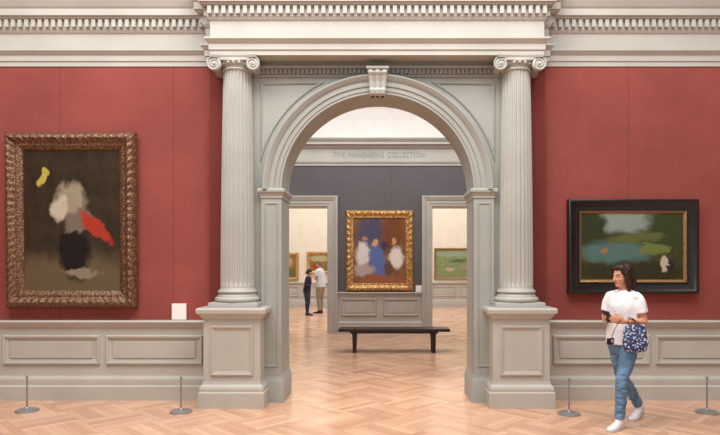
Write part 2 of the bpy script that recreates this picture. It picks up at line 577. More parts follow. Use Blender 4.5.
# ------------------------------------------------------------ columns
def build_column(cx):
    cy = 6.93
    col = thing('column', (cx, cy, 0), 'grey fluted ionic column on a panelled pedestal beside the arch', 'column', 'pair of columns framing the archway')
    bm = bmesh.new()
    hw = 0.315; y0 = 6.665; y1 = 7.10
    add_box(bm, cx - hw, cx + hw, y0, y1, 0.02, 1.03)
    pth = [(cx - hw, y1), (cx - hw, y0), (cx + hw, y0), (cx + hw, y1)]
    add_sweep(bm, pth, [(-0.02, 0.0), (0.05, 0.0), (0.05, 0.17), (0.04, 0.18), (0.04, 0.215), (0.03, 0.24), (0.012, 0.26), (0.006, 0.29), (-0.02, 0.29)])
    add_sweep(bm, pth, [(-0.02, 0.985), (0.01, 0.985), (0.015, 1.00), (0.035, 1.02), (0.045, 1.045), (0.065, 1.05), (0.07, 1.09), (0.06, 1.11), (-0.25, 1.11)])
    add_sweep(bm, [(cx - 0.225, 0.37), (cx + 0.225, 0.37), (cx + 0.225, 0.90), (cx - 0.225, 0.90)], [(-0.035, 0), (-0.03, 0.006), (-0.012, 0.01), (-0.005, 0.02), (0.008, 0.018), (0.014, 0)], True, 'XZ', y0)
    finish('pedestal', bm, GREYW, col)
    bm = bmesh.new()
    add_box(bm, cx - 0.275, cx + 0.275, cy - 0.24, 7.10, 1.10, 1.165, 0.004)
    def ar(z0, z1, r, b):
        return [(r + b * sin(pi * t / 6) - 0.0, z0 + (z1 - z0) * (0.5 - 0.5 * cos(pi * t / 6))) for t in range(7)]
    prof = [(0.2, 1.16)] + ar(1.165, 1.225, 0.225, 0.03) + [(0.225, 1.232), (0.222, 1.24), (0.212, 1.25), (0.212, 1.262)] + ar(1.265, 1.30, 0.205, 0.02) + [(0.2, 1.31), (0.19, 1.33)]
    add_revolve(bm, prof, cx, cy, 48)
    finish('column_base', bm, GREY2, col, smooth=0.6)
    bm = bmesh.new()
    NF = 24
    zb, zt = 1.31, 3.83
    prof = []
    K = 34
    zs = [zb, zb + 0.03, zb + 0.05, zb + 0.06, zb + 0.075, zb + 0.1]
    zs += [zb + 0.1 + (zt - zb - 0.2) * i / K for i in range(1, K)]
    zs += [zt - 0.1, zt - 0.075, zt - 0.06, zt - 0.05, zt - 0.03, zt]
    for z in zs:
        t = (z - zb) / (zt - zb)
        r = 0.192 - 0.032 * t ** 1.6
        prof.append((r, z))
    def rf(a, r, z):
        fade = min(1.0, max(0.0, (min(z - zb, zt - z) - 0.045) / 0.045))
        fade = sqrt(fade)
        ph = (a * NF / (2 * pi)) % 1.0
        w = max(0.0, 1 - ((ph - 0.5) / 0.40) ** 2)
        return r - 0.018 * fade * sqrt(w)
    add_revolve(bm, prof, cx, cy, NF * 10, rf)
    finish('column_shaft', bm, GREY2, col, smooth=0.8)
    bm = bmesh.new()
    add_revolve(bm, [(0.165, 3.79), (0.172, 3.795), (0.178, 3.805), (0.172, 3.818), (0.166, 3.82), (0.17, 3.84), (0.20, 3.865), (0.215, 3.885), (0.21, 3.90), (0.19, 3.905)], cx, cy, 40)
    for i in range(20):
        a = 2 * pi * i / 20
        ellipsoid(bm, (cx + 0.2 * cos(a), cy + 0.2 * sin(a), 3.868), ((1, 0, 0), (0, 1, 0), (0, 0, 1)), (0.018, 0.018, 0.024), 8, 6)
    add_box(bm, cx - 0.2, cx + 0.2, cy - 0.205, cy + 0.14, 3.885, 3.915, 0.005)
    for s in (-1, 1):
        vx = cx + s * 0.215; vz = 3.845; vr = 0.078
        rings = []
        for (yy, rr) in [(cy - 0.205, vr - 0.012), (cy - 0.20, vr - 0.004), (cy - 0.17, vr), (cy - 0.12, vr * 0.8), (cy - 0.03, vr * 0.68), (cy + 0.08, vr * 0.85), (cy + 0.14, vr)]:
            rings.append([bm.verts.new((vx + rr * cos(2 * pi * k / 28), yy, vz + rr * sin(2 * pi * k / 28))) for k in range(28)])
        for r_ in range(len(rings) - 1):
            for k in range(28):
                j = (k + 1) % 28
                bm.faces.new([rings[r_][k], rings[r_][j], rings[r_ + 1][j], rings[r_ + 1][k]])
        bm.faces.new(rings[0]); bm.faces.new(rings[-1])
        sp = []; rd = []
        T = 60
        for i in range(T + 1):
            t = i / T
            a = pi / 2 + (s) * (-2 * pi * 2.3 * t)
            rr = vr * (1 - t) ** 1.1 * 0.95 + 0.008
            sp.append((vx + rr * cos(a), cy - 0.208, vz + rr * sin(a))); rd.append(0.009 - 0.004 * t)
        loft(bm, sp, rd, (0, 1, 0), 6, 1)
        ellipsoid(bm, (vx, cy - 0.21, vz), ((1, 0, 0), (0, 1, 0), (0, 0, 1)), (0.015, 0.012, 0.015), 10, 8)
    out = []
    H = 0.25
    K = 8
    cs = [(-H, -H + 0.03), (H, -H + 0.03), (H, H - 0.09), (-H, H - 0.09)]
    for q in range(4):
        a = Vector(cs[q]); b = Vector(cs[(q + 1) % 4]); d = (b - a); nn = Vector((-d.y, d.x)).normalized()
        for i in range(K):
            t = i / K
            out.append(a + d * t + nn * (0.025 * sin(pi * t)))
    add_sweep(bm, [(cx + p.x, cy + p.y) for p in out], [(-0.1, 3.91), (0.0, 3.91), (0.008, 3.925), (0.012, 3.94), (-0.1, 3.94)], True)
    vs = [bm.verts.new((cx + p.x * 0.9, cy + p.y * 0.9, 3.912)) for p in out]; bm.faces.new(vs)
    finish('capital', bm, GREY2, col, smooth=0.6)
    return col

def dup(obj, delta):
    new = obj.copy(); COL.objects.link(new)
    new.location = obj.location + Vector(delta)
    def kids(o, no):
        for c in [c for c in o.children]:
            nc = c.copy(); COL.objects.link(nc)
            nc.parent = no
            kids(c, nc)
    kids(obj, new)
    return new
c1 = build_column(-1.667)
dup(c1, (3.215, 0, 0))

# ============================================================ ROOM TWO
Y2 = 14.1
C2 = -0.05
bm = bmesh.new()
DI, DT, DO = 1.222, 2.985, 2.70
poly = notch_poly(-7, 7, 4.5, [
    [(C2 - DO, 0), (C2 - DO, DT), (C2 - DI, DT), (C2 - DI, 0)],
    [(C2 + DI, 0), (C2 + DI, DT), (C2 + DO, DT), (C2 + DO, 0)]])
add_poly_extrude(bm, poly, Y2, Y2 + 0.5)
structure(finish('wall_middle', bm, SLATE, origin=(0, 0, 0)))
for s in (-1, 1):
    a, b = (C2 - DO, C2 - DI) if s < 0 else (C2 + DI, C2 + DO)
    bm = bmesh.new()
    pth = [(b, 0), (b, DT), (a, DT), (a, 0)]
    add_sweep(bm, pth, [(0, -0.52), (-0.012, -0.52), (-0.012, 0.03), (0.0, 0.04), (0.05, 0.04), (0.055, 0.055), (0.12, 0.055), (0.13, 0.07), (0.18, 0.09), (0.20, 0.10), (0.235, 0.10), (0.24, 0.0), (0.24, -0.01), (0, -0.01)], plane='XZ', base=Y2)
    structure(finish('door_%d' % (1 if s < 0 else 2), bm, GREY2))
wainscot(C2 - DI + 0.24, C2 + DI - 0.24, Y2, [(C2 - 0.90, C2 - 0.09, 0.42, 0.80), (C2 + 0.09, C2 + 0.90, 0.42, 0.80)], top=0.965, nm='baseboard_middle')
bm = bmesh.new()
add_sweep(bm, [(-7, Y2), (7, Y2)], [(-0.01, 3.93), (0.02, 3.93), (0.02, 3.98), (0.035, 3.985), (0.05, 4.02), (0.05, 4.035), (0.015, 4.04), (0.015, 4.32), (0.04, 4.33), (0.08, 4.37), (0.08, 4.40), (0.15, 4.41), (0.15, 4.46), (0.2, 4.53), (0.2, 4.56), (-0.01, 4.56)])
structure(finish('trim_%d' % n, bm, GREY2)); n += 1
bm = bmesh.new()
prof = [(Y2 + 0.3, 4.5), (Y2, 4.5), (Y2, 5.0)] + [(Y2 - 1.2 * (1 - cos(t * pi / 2 / 8)), 5.0 + 1.3 * sin(t * pi / 2 / 8)) for t in range(1, 9)] + [(Y2 - 1.2, 6.5), (Y2 + 0.3, 6.5)]
A = [bm.verts.new((-7, y, z)) for y, z in prof]; B = [bm.verts.new((7, y, z)) for y, z in prof]
bm.faces.new(A); bm.faces.new(B)
for i in range(len(A)):
    j = (i + 1) % len(A); bm.faces.new([A[i], A[j], B[j], B[i]])
structure(finish('ceiling', bm, WHITEWALL))
for nm, x0, x1 in (('wall_east', -5.7, -5.5), ('wall_west', 5.5, 5.7)):
    bm = bmesh.new(); add_box(bm, x0, x1, WB, Y2, 0, 5.2)
    structure(finish(nm, bm, SLATE, origin=(0, 0, 0)))
cu = bpy.data.curves.new('frieze', 'FONT')
cu.body = 'THE ANNENBERG COLLECTION'; cu.align_x = 'CENTER'; cu.align_y = 'CENTER'; cu.size = 0.17; cu.extrude = 0.005; cu.space_character = 1.12; cu.space_word = 1.5
to = bpy.data.objects.new('tmp', cu); COL.objects.link(to)
dg = bpy.context.evaluated_depsgraph_get(); dg.update()
me = bpy.data.meshes.new_from_object(to.evaluated_get(dg)); bpy.data.objects.remove(to)
me.materials.clear(); me.materials.append(LETTER)
w = max(v.co.x for v in me.vertices) - min(v.co.x for v in me.vertices)
for v in me.vertices: v.co.x *= 2.12 / w
lo = bpy.data.objects.new('wall_lettering', me); COL.objects.link(lo)
lo.rotation_euler = (pi / 2, 0, 0); lo.location = (-0.06, Y2 - 0.019, 4.18)
tag(lo, 'grey capital lettering spelled out along the cornice frieze', 'lettering')

# ============================================================ ROOM THREE
Y3 = 23.0
bm = bmesh.new(); add_box(bm, -8, 8, Y3, Y3 + 0.2, 0, 5.0)
structure(finish('wall_rear', bm, BEIGE, origin=(0, 0, 0)))
wainscot(-8, 8, Y3, [(-7.5 + i * 1.5, -6.2 + i * 1.5, 0.42, 0.78) for i in range(10)], top=0.95, nm='baseboard_rear')
for nm, x0, x1 in (('wall_north', -7.2, -7.0), ('wall_south', 7.0, 7.2)):
    bm = bmesh.new(); add_box(bm, x0, x1, Y2 + 0.5, Y3, 0, 5)
    structure(finish(nm, bm, BEIGE, origin=(0, 0, 0)))

# ============================================================ PAINTINGS
def framed(name, x0, x1, z0, z1, ywall, fw, prof, fmat, cmat, label, wave=None, sub=None, liner=None, tilt=0.0, linermat=None):
    cx, cz = (x0 + x1) / 2, z0
    t = thing(name, (cx, ywall - 0.004, z0), label, 'painting')
    ix0, ix1, iz0, iz1 = x0 + fw, x1 - fw, z0 + fw, z1 - fw
    rect = [(ix0, iz0), (ix1, iz0), (ix1, iz1), (ix0, iz1)]
    bm = bmesh.new()
    P = [(fw * (1 - f), h) for f, h in prof]
    add_sweep(bm, rect, P, True, 'XZ', ywall - 0.004, wave=wave, sub=sub)
    finish('picture_frame', bm, fmat, t, smooth=0.9)
    bm = bmesh.new()
    if liner:
        add_sweep(bm, rect, [(0.004, 0.02), (0.004, liner[1] + 0.01), (-liner[0] * 0.5, liner[1]), (-liner[0], liner[1] - 0.012), (-liner[0], 0.02)], True, 'XZ', ywall - 0.004)
        finish('frame_liner', bm, linermat or GILT_LINER, t)
        bm = bmesh.new()
    e = 0.004
    add_box(bm, ix0 - e, ix1 + e, ywall - 0.035, ywall - 0.006, iz0 - e, iz1 + e)
    finish('canvas', bm, cmat, t)
    if tilt: t.rotation_euler = (tilt, 0, 0)
    return t

pm1 = painting('picture_dark_brown', (42, 33, 24), (58, 47, 34), [
    (0.5, 0.02, 0.9, 0.24, 0.0, (96, 82, 60), 0.8),
    (0.52, 0.30, 0.16, 0.22, 0.1, (26, 22, 22), 0.5),
    (0.50, 0.64, 0.16, 0.12, -0.3, (146, 134, 112), 0.45),
    (0.38, 0.58, 0.10, 0.08, 0.6, (180, 168, 148), 0.5),
    (0.56, 0.49, 0.15, 0.07, 0.2, (112, 100, 88), 0.5),
    (0.76, 0.44, 0.18, 0.055, -0.5, (160, 52, 36), 0.4),
    (0.20, 0.80, 0.07, 0.035, 0.5, (176, 158, 76), 0.4),
    (0.60, 0.13, 0.18, 0.025, 0.0, (130, 118, 98), 0.6),
])
def wv(s, i):
    if i in (3, 4): return 0.007 * sin(2 * pi * s / 0.07) + 0.004 * sin(2 * pi * s / 0.19)
    if i in (2, 5): return 0.006 * sin(2 * pi * s / 0.07 + 1.6)
    if i == 7: return 0.004 * sin(2 * pi * s / 0.034)
    return 0.0
framed('framed_painting', -4.42, -2.885, 1.085, 3.14, WY, 0.205,
       [(0, 0.0), (0, 0.05), (0.10, 0.085), (0.22, 0.115), (0.34, 0.125), (0.48, 0.10), (0.62, 0.07), (0.74, 0.075), (0.84, 0.055), (0.95, 0.045), (1.0, 0.03), (1.0, 0.0)],
       GILT_DARK, pm1, 'large dark painting in a wide carved bronze gilt frame', wave=wv, sub=0.0085, tilt=0.02)

pm2 = painting('picture_green_landscape', (40, 44, 28), (70, 68, 40), [
    (0.42, 0.86, 0.45, 0.16, 0.0, (128, 138, 128), 0.7),
    (0.10, 0.75, 0.16, 0.30, 0.0, (42, 50, 28), 0.6),
    (0.86, 0.74, 0.22, 0.30, 0.2, (52, 60, 34), 0.6),
    (0.35, 0.42, 0.34, 0.15, 0.0, (76, 104, 100), 0.6),
    (0.55, 0.62, 0.25, 0.07, 0.1, (86, 92, 48), 0.6),
    (0.50, 0.14, 0.6, 0.14, 0.0, (46, 42, 24), 0.8),
    (0.24, 0.44, 0.04, 0.04, 0.0, (150, 104, 62), 0.4),
    (0.80, 0.26, 0.035, 0.10, 0.0, (176, 166, 146), 0.5),
    (0.86, 0.24, 0.03, 0.09, 0.0, (36, 36, 44), 0.5),
    (0.70, 0.46, 0.14, 0.08, 0.0, (100, 110, 56), 0.5)], nscale=9)
framed('framed_painting', 2.19, 3.72, 1.25, 2.36, WY, 0.140,
       [(0, 0.0), (0, 0.075), (0.06, 0.085), (0.2, 0.085), (0.26, 0.075), (0.55, 0.05), (0.8, 0.045), (0.86, 0.055), (0.98, 0.05), (1.0, 0.0)],
       BLACKWOOD, pm2, 'green landscape painting in a wide black frame with gold liner', liner=(0.024, 0.045))

pm3 = painting('picture_blue_and_white', (108, 74, 48), (134, 98, 62), [
    (0.35, 0.72, 0.30, 0.32, 0.2, (72, 76, 104), 0.9),
    (0.75, 0.75, 0.22, 0.26, 0.0, (112, 66, 42), 0.9),
    (0.18, 0.44, 0.14, 0.18, 0.0, (216, 210, 206), 0.6),
    (0.46, 0.36, 0.15, 0.28, 0.3, (86, 110, 164), 0.6),
    (0.82, 0.40, 0.13, 0.16, 0.1, (224, 216, 206), 0.6),
    (0.20, 0.20, 0.20, 0.10, 0.0, (176, 160, 160), 0.7),
    (0.66, 0.22, 0.08, 0.12, 0.3, (96, 70, 60), 0.6),
    (0.60, 0.58, 0.08, 0.06, 0.0, (60, 52, 70), 0.5),
    (0.42, 0.62, 0.07, 0.05, 0.0, (206, 156, 104), 0.5),
    (0.55, 0.05, 0.5, 0.08, 0.0, (150, 92, 66), 0.7),
    (0.78, 0.64, 0.06, 0.05, 0.0, (200, 150, 96), 0.5),
    (0.22, 0.70, 0.06, 0.04, 0.0, (180, 120, 84), 0.5)], nscale=9)
def wv3(s, i):
    if i in (3, 4): return 0.013 * sin(2 * pi * s / 0.12) + 0.006 * sin(2 * pi * s / 0.3)
    if i in (2, 5): return 0.010 * sin(2 * pi * s / 0.12 + 1.3)
    return 0.0
framed('framed_painting', -0.845, 0.735, 0.985, 2.88, Y2, 0.19,
       [(0, 0.0), (0, 0.04), (0.10, 0.08), (0.25, 0.11), (0.4, 0.115), (0.6, 0.08), (0.78, 0.06), (0.88, 0.065), (1.0, 0.04), (1.0, 0.0)],
       GILT_BRIGHT, pm3, 'blue and white painting in a bright gold ornate frame', wave=wv3, sub=0.015)

pmA = painting('picture_autumn', (120, 96, 60), (150, 110, 70), [(0.5, 0.2, 0.6, 0.2, 0, (96, 100, 60), 0.5), (0.4, 0.7, 0.3, 0.2, 0, (180, 150, 110), 0.5)])
pmB = painting('picture_warm_interior', (110, 80, 50), (140, 120, 70), [(0.5, 0.75, 0.5, 0.2, 0, (170, 160, 120), 0.5), (0.4, 0.3, 0.3, 0.2, 0, (150, 60, 36), 0.5)])
pmC = painting('picture_pond_green', (96, 116, 80), (140, 150, 104), [(0.5, 0.85, 0.7, 0.10, 0, (140, 150, 130), 0.8), (0.3, 0.3, 0.12, 0.06, 0, (180, 150, 140), 0.6), (0.65, 0.38, 0.12, 0.06, 0, (160, 130, 120), 0.6), (0.5, 0.6, 0.2, 0.06, 0, (80, 96, 60), 0.8)], nscale=18)
sp = [(0, 0.0), (0, 0.04), (0.3, 0.08), (0.6, 0.06), (0.85, 0.05), (1.0, 0.03), (1.0, 0.0)]
framed('framed_painting', -3.82, -3.19, 1.03, 2.08, Y3, 0.11, sp, GILT_BRIGHT, pmA, 'small autumn-toned painting in a gold frame on a cream wall')
framed('framed_painting', -2.87, -1.95, 1.28, 2.12, Y3, 0.11, sp, GILT_BRIGHT, pmB, 'small warm-toned painting in a gold frame behind the visitors')
framed('framed_painting', 2.0, 3.95, 1.07, 2.26, Y3, 0.08, sp, GILT_LINER, pmC, 'wide green pond-like painting in a slim gold frame')

def label_card(x0, x1, z0, z1, y, label, lines=True):
    t = thing('label_card', ((x0 + x1) / 2, y, z0), label, 'label')
    bm = bmesh.new(); add_box(bm, x0, x1, y - 0.03, y - 0.002, z0, z1, 0.003)
    finish('card', bm, PAPER, t)
    bm = bmesh.new(); add_box(bm, x0 + 0.01, x1 - 0.01, y - 0.012, y - 0.0, z0 - 0.004, z0 + 0.02, 0.002)
    finish('card_holder', bm, STEEL, t)
label_card(-2.485, -2.315, 0.94, 1.13, WY - 0.0, 'white label card standing on the wainscot ledge')
label_card(0.79, 0.93, 0.97, 1.12, Y2, 'small white label card beside the gold-framed painting')

# ============================================================ BENCH
bt = thing('bench', (0.22, 11.05, 0), 'long dark wood backless bench on the parquet floor', 'bench')
bm = bmesh.new()
add_box(bm, 0.22 - 1.01, 0.22 + 1.01, 10.82, 11.30, 0.385, 0.435, 0.008)
add_box(bm, 0.22 - 0.80, 0.22 + 0.80, 10.88, 11.24, 0.350, 0.385, 0.004)
finish('bench_seat', bm, BENCHWOOD, bt)
for sx in (-1, 1):
    for sy in (-1, 1):
        x = 0.22 + sx * 0.72; y = 11.06 + sy * 0.16
        bm = bmesh.new()
        w = [(0.37, 0.045, 0.0), (0.28, 0.038, 0.0), (0.15, 0.032, 0.002), (0.0, 0.028, 0.004)]
        rings = []
        for z, hw, off in w:
            xx = x + sx * off
            rings.append([bm.verts.new((xx - hw, y - 0.03, z)), bm.verts.new((xx + hw, y - 0.03, z)), bm.verts.new((xx + hw, y + 0.03, z)), bm.verts.new((xx - hw, y + 0.03, z))])
        for r_ in range(len(rings) - 1):
            for k in range(4):
                j = (k + 1) % 4
                bm.faces.new([rings[r_][k], rings[r_][j], rings[r_ + 1][j], rings[r_ + 1][k]])
        bm.faces.new(rings[0]); bm.faces.new(rings[-1])
        finish('leg', bm, BENCHWOOD, bt)

# ============================================================ STANCHIONS
def stanchion(x, y):
    t = thing('stanchion', (x, y, 0), 'low grey metal barrier post on a round base', 'barrier post', 'barrier posts in front of the paintings')
    bm = bmesh.new(); add_revolve(bm, [(0.118, 0.0), (0.12, 0.004), (0.118, 0.012), (0.10, 0.02), (0.03, 0.028), (0.016, 0.04), (0.012, 0.05)], x, y, 32)
    finish('post_base', bm, STEEL, t, smooth=0.7)
    bm = bmesh.new(); add_revolve(bm, [(0.009, 0.04), (0.009, 0.365)], x, y, 12)
    finish('post_pole', bm, STEEL, t, smooth=0.7)
    bm = bmesh.new(); add_revolve(bm, [(0.009, 0.36), (0.014, 0.364), (0.014, 0.382), (0.008, 0.39)], x, y, 12)
    finish('post_cap', bm, STEEL, t, smooth=0.7)
    return t
SY = 6.52
s1 = stanchion((27 - 382) * SY / 600, SY)
for px, yy in ((181, 6.47), (569, 6.38), (707, 6.45)):
    dup(s1, ((px - 382) * yy / 600 - s1.location.x, yy - SY, 0))

# ============================================================ PEOPLE
SKIN = M('skin_tone', (206, 152, 124), 0.5, var=0.03, nscale=6)
HAIR = M('dark_brown_hair', (46, 30, 24), 0.4, var=0.25, nscale=40, bump=0.3, bscale=140)
HAIRG = M('grey_hair', (120, 108, 98), 0.5, var=0.2, nscale=40, bump=0.4, bscale=120)
TEE = M('white_cotton', (232, 233, 238), 0.8, var=0.015, bump=0.1, bscale=30)
DENIM = M('blue_denim', (96, 128, 158), 0.8, var=0.16, nscale=12, bump=0.25, bscale=45)
DARKDENIM = M('dark_denim', (44, 50, 72), 0.8, var=0.1)
NAVY = M('navy_knit', (36, 38, 56), 0.85, var=0.1)
KHAKI = M('khaki_cotton', (150, 136, 116), 0.8, var=0.06)
SHOEW = M('white_canvas_shoe', (222, 220, 218), 0.6, var=0.03)
SOLEW = M('pale_rubber_sole', (196, 192, 186), 0.6, var=0.03)
SHOED = M('dark_leather_shoe', (40, 34, 32), 0.5, var=0.05)
LIP = M('lip_tone', (178, 104, 94), 0.5, var=0.03)
EYEW = M('eye_white', (205, 196, 188), 0.3, var=0.01)
EYED = M('dark_iris', (30, 20, 16), 0.2, var=0.05)
BLACK = M('black_plastic', (22, 22, 24), 0.35, var=0.05)

def hand(bm, W, wrist, d, thumb, nrm, curl=1.0, S=1.0):
    d = Vector(d).normalized(); thumb = Vector(thumb); thumb = (thumb - d * thumb.dot(d)).normalized()
    nrm = Vector(nrm); nrm = (nrm - d * nrm.dot(d) - thumb * nrm.dot(thumb)).normalized()
    wr = Vector(wrist)
    pts = [wr - d * 0.02, wr + d * 0.02, wr + d * 0.055, wr + d * 0.08]
    loft(bm, [W(p) for p in pts], [(0.026 * S, 0.019 * S), (0.032 * S, 0.017 * S), (0.039 * S, 0.015 * S), (0.037 * S, 0.012 * S)], W(thumb, True), 14, 3, True)
    offs = (0.029, 0.010, -0.009, -0.027); lens = (0.072, 0.080, 0.074, 0.058)
    for i in range(4):
        p = wr + d * (0.078 - 0.004 * abs(i - 1)) + thumb * offs[i]
        ch = [p - d * 0.01]
        ang = 0.25 * curl
        q = p.copy()
        ch.append(q.copy())
        for L, da in ((0.45, 0.55), (0.3, 0.6), (0.25, 0.45)):
            ang2 = ang
            q = q + (d * cos(ang2) + nrm * sin(ang2) + thumb * (offs[i] * 1.2)) * (lens[i] * L)
            ch.append(q.copy()); ang += da * curl
        loft(bm, [W(c) for c in ch], [0.0088 * S, 0.0088 * S, 0.0082 * S, 0.0074 * S, 0.0062 * S], W(thumb, True), 8, 2, True)
    p = wr + d * 0.02 + thumb * 0.026
    ch = [p, p + (d * 0.6 + thumb * 0.6 + nrm * 0.35).normalized() * 0.032, p + (d * 0.6 + thumb * 0.6 + nrm * 0.35).normalized() * 0.032 + (d * 0.85 + thumb * 0.1 + nrm * 0.5).normalized() * 0.030]
    ch.append(ch[-1] + (d * 0.9 - thumb * 0.1 + nrm * 0.5).normalized() * 0.02)
    loft(bm, [W(c) for c in ch], [0.013 * S, 0.011 * S, 0.0095 * S, 0.007 * S], W(d, True), 8, 2, True)

def person(P, f, S, J, headdir, tilt, mats, hairstyle, sleeves, label, voxel, stocky=1.0, hem=0.80):
    f = Vector((f[0], f[1], 0)).normalized(); l = Vector((-f.y, f.x, 0)); up = Vector((0, 0, 1)); P = Vector(P)
    def W(p, direction=False):
        v = f * p[0] + l * p[1] + up * p[2]
        return v if direction else P + v * S
    t = thing('person', P, label, 'person')
    K = stocky
    bm = bmesh.new()
    torso = [J['pelvis'], J['waist'], J['chest'], J['shoulders'], J['neck']]
    ls = W((0, 1, 0), True); fs = W((1, 0, 0), True)
    def sc(r): return tuple(x * S for x in r)
    loft(bm, [W(p) for p in torso], [sc(r) for r in [(0.150 * K, 0.095 * K), (0.112 * K, 0.078 * K), (0.120 * K, 0.086 * K), (0.110 * K, 0.048 * K), (0.046, 0.046)]], ls, 24, 5, True)
    hc = Vector(J['head'])
    nk = Vector(J['neck'])
    loft(bm, [W(nk + Vector((-0.005, 0, -0.03))), W(nk + Vector((0.0, 0, 0.02))), W(hc + Vector((-0.02, 0, -0.05)))], [sc((0.052, 0.050)), sc((0.046, 0.046)), sc((0.046, 0.05))], ls, 16, 4)
    for sd in ('L', 'R'):
        hp, kn, an = J['hip' + sd], J['knee' + sd], J['ankle' + sd]
        mid = Vector(hp).lerp(Vector(kn), 0.45); cf = Vector(kn).lerp(Vector(an), 0.33) + Vector((-0.012, 0, 0))
        loft(bm, [W(hp), W(mid), W(kn), W(cf), W(an)], [sc((0.066, 0.072)), sc((0.056, 0.058)), sc((0.040, 0.043)), sc((0.040, 0.043)), sc((0.031, 0.034))], ls, 16, 5, True)
        toe = Vector(J['toe' + sd]); an = Vector(an)
        loft(bm, [W(an + Vector((-0.02, 0, -0.03))), W(an.lerp(toe, 0.5) + Vector((0, 0, -0.01))), W(toe)], [sc((0.03, 0.035)), sc((0.034, 0.024)), sc((0.028, 0.014))], ls, 12, 4, True)
        sh, el, wr = Vector(J['shoulder' + sd]), Vector(J['elbow' + sd]), Vector(J['wrist' + sd])
        arm_side = W((0.3, 0.2, 1), True) if abs((wr - el).normalized().z) < 0.6 else ls
        loft(bm, [W(sh + Vector((0, 0, -0.012))), W(sh.lerp(el, 0.4)), W(el)], [sc((0.036, 0.036)), sc((0.037, 0.037)), sc((0.033, 0.033))], fs, 14, 4, True)
        loft(bm, [W(Vector(J['shoulders']) + Vector((0, 0, -0.04))), W(sh + Vector((0, 0, -0.02)))], [sc((0.034, 0.034)), sc((0.034, 0.034))], fs, 12, 3, True)
        loft(bm, [W(el), W(el.lerp(wr, 0.3)), W(wr)], [sc((0.034, 0.034)), sc((0.033, 0.033)), sc((0.023, 0.020))], arm_side, 14, 4, True)
        hd = J['hand' + sd]
        hand(bm, W, wr, hd[0], hd[1], hd[2], hd[3], S)
    h = Vector((headdir[0], headdir[1], 0)).normalized()
    hl = Vector((-h.y, h.x, 0))
    h2 = (h * cos(tilt) - up * sin(tilt)); hu = (up * cos(tilt) + h * sin(tilt))
    HC = W(hc)
    def H(a, b, c): return HC + (h2 * a + hl * b + hu * c) * S
    AX = (h2, hl, hu)
    def el(c, r, b=None, u=18, v=12): ellipsoid(b or bm, H(*c), AX, sc(r), u, v)
    el((-0.014, 0, 0.028), (0.092, 0.072, 0.084))
    el((0.026, 0, -0.03), (0.058, 0.054, 0.074))
    el((0.010, 0, -0.06), (0.050, 0.047, 0.040))
    el((0.058, 0, -0.088), (0.020, 0.023, 0.017))
    el((0.072, 0, 0.018), (0.013, 0.044, 0.012))
    el((0.058, 0.028, -0.030), (0.020, 0.020, 0.022)); el((0.058, -0.028, -0.030), (0.020, 0.020, 0.022))
    loft(bm, [H(0.078, 0, 0.010), H(0.092, 0, -0.012), H(0.101, 0, -0.029)], [0.007 * S, 0.009 * S, 0.0115 * S], hl, 10, 3, True)
    el((0.087, 0.009, -0.033), (0.009, 0.007, 0.006)); el((0.087, -0.009, -0.033), (0.009, 0.007, 0.006))
    for q in (-1, 1): el((-0.006, q * 0.072, -0.008), (0.017, 0.009, 0.028))
    remesh_obj('body', bm, mats['skin'], t, voxel, 2)
    for q in (-1, 1):
        bm = bmesh.new(); el((0.0715, q * 0.030, 0.0), (0.010, 0.013, 0.0060), bm, 12, 8)
        e = finish('eye', bm, EYEW, t, smooth=3.0)
        bm = bmesh.new(); el((0.0795, q * 0.030, 0.0), (0.0035, 0.0062, 0.0054), bm, 10, 8)
        o = finish('iris', bm, EYED, None, smooth=3.0); loc = o.location.copy(); o.parent = e; o.location = loc - (t.location + e.location)
        bm = bmesh.new()
        loft(bm, [H(0.083, q * 0.014, 0.018), H(0.082, q * 0.031, 0.023), H(0.071, q * 0.048, 0.018)], [(0.0025 * S, 0.0025 * S)] * 3, hu, 6, 3, True)
        finish('eyebrow', bm, mats['hair'], t)
    bm = bmesh.new()
    loft(bm, [H(0.074, 0.020, -0.059), H(0.083, 0.010, -0.0565), H(0.085, 0, -0.0575), H(0.083, -0.010, -0.0565), H(0.074, -0.020, -0.059)], [sc((0.002, 0.002)), sc((0.0055, 0.005)), sc((0.006, 0.006)), sc((0.0055, 0.005)), sc((0.002, 0.002))], hu, 8, 3, True)
    finish('lips', bm, LIP, t, smooth=3.0)
    bm = bmesh.new()
    el((-0.028, 0, 0.042), (0.098, 0.084, 0.088))
    el((0.018, 0, 0.082), (0.066, 0.064, 0.040))
    if hairstyle == 'bob':
        for q in (-1, 1):
            loft(bm, [H(0.045, q * 0.045, 0.085), H(0.014, q * 0.076, 0.03), H(-0.008, q * 0.082, -0.04), H(-0.014, q * 0.080, -0.10), H(-0.006, q * 0.074, -0.150)],
                 [sc((0.022, 0.026)), sc((0.024, 0.022)), sc((0.034, 0.022)), sc((0.038, 0.022)), sc((0.014, 0.010))], h2, 14, 4, True)
        loft(bm, [H(-0.06, 0, 0.05), H(-0.086, 0, -0.03), H(-0.086, 0, -0.10), H(-0.070, 0, -0.165)], [sc((0.075, 0.05)), sc((0.084, 0.050)), sc((0.082, 0.046)), sc((0.06, 0.018))], hl, 18, 4, True)
    elif hairstyle == 'ponytail':
        el((-0.06, 0, -0.02), (0.05, 0.07, 0.07))
        loft(bm, [H(-0.10, 0, 0.03), H(-0.13, 0, -0.03), H(-0.125, 0, -0.12)], [sc((0.02, 0.02)), sc((0.028, 0.024)), sc((0.01, 0.01))], hl, 12, 4, True)
    else:
        el((-0.05, 0, -0.01), (0.062, 0.074, 0.075))
    remesh_obj('hair', bm, mats['hair'], t, max(voxel, 0.006), 2, wrinkle=0.008 * S, wscale=70, zk=0.25)
    # ---------- top
    bm = bmesh.new()
    pel = Vector(J['pelvis'])
    hemp = Vector((pel.x, pel.y, hem))
    g = 0.012
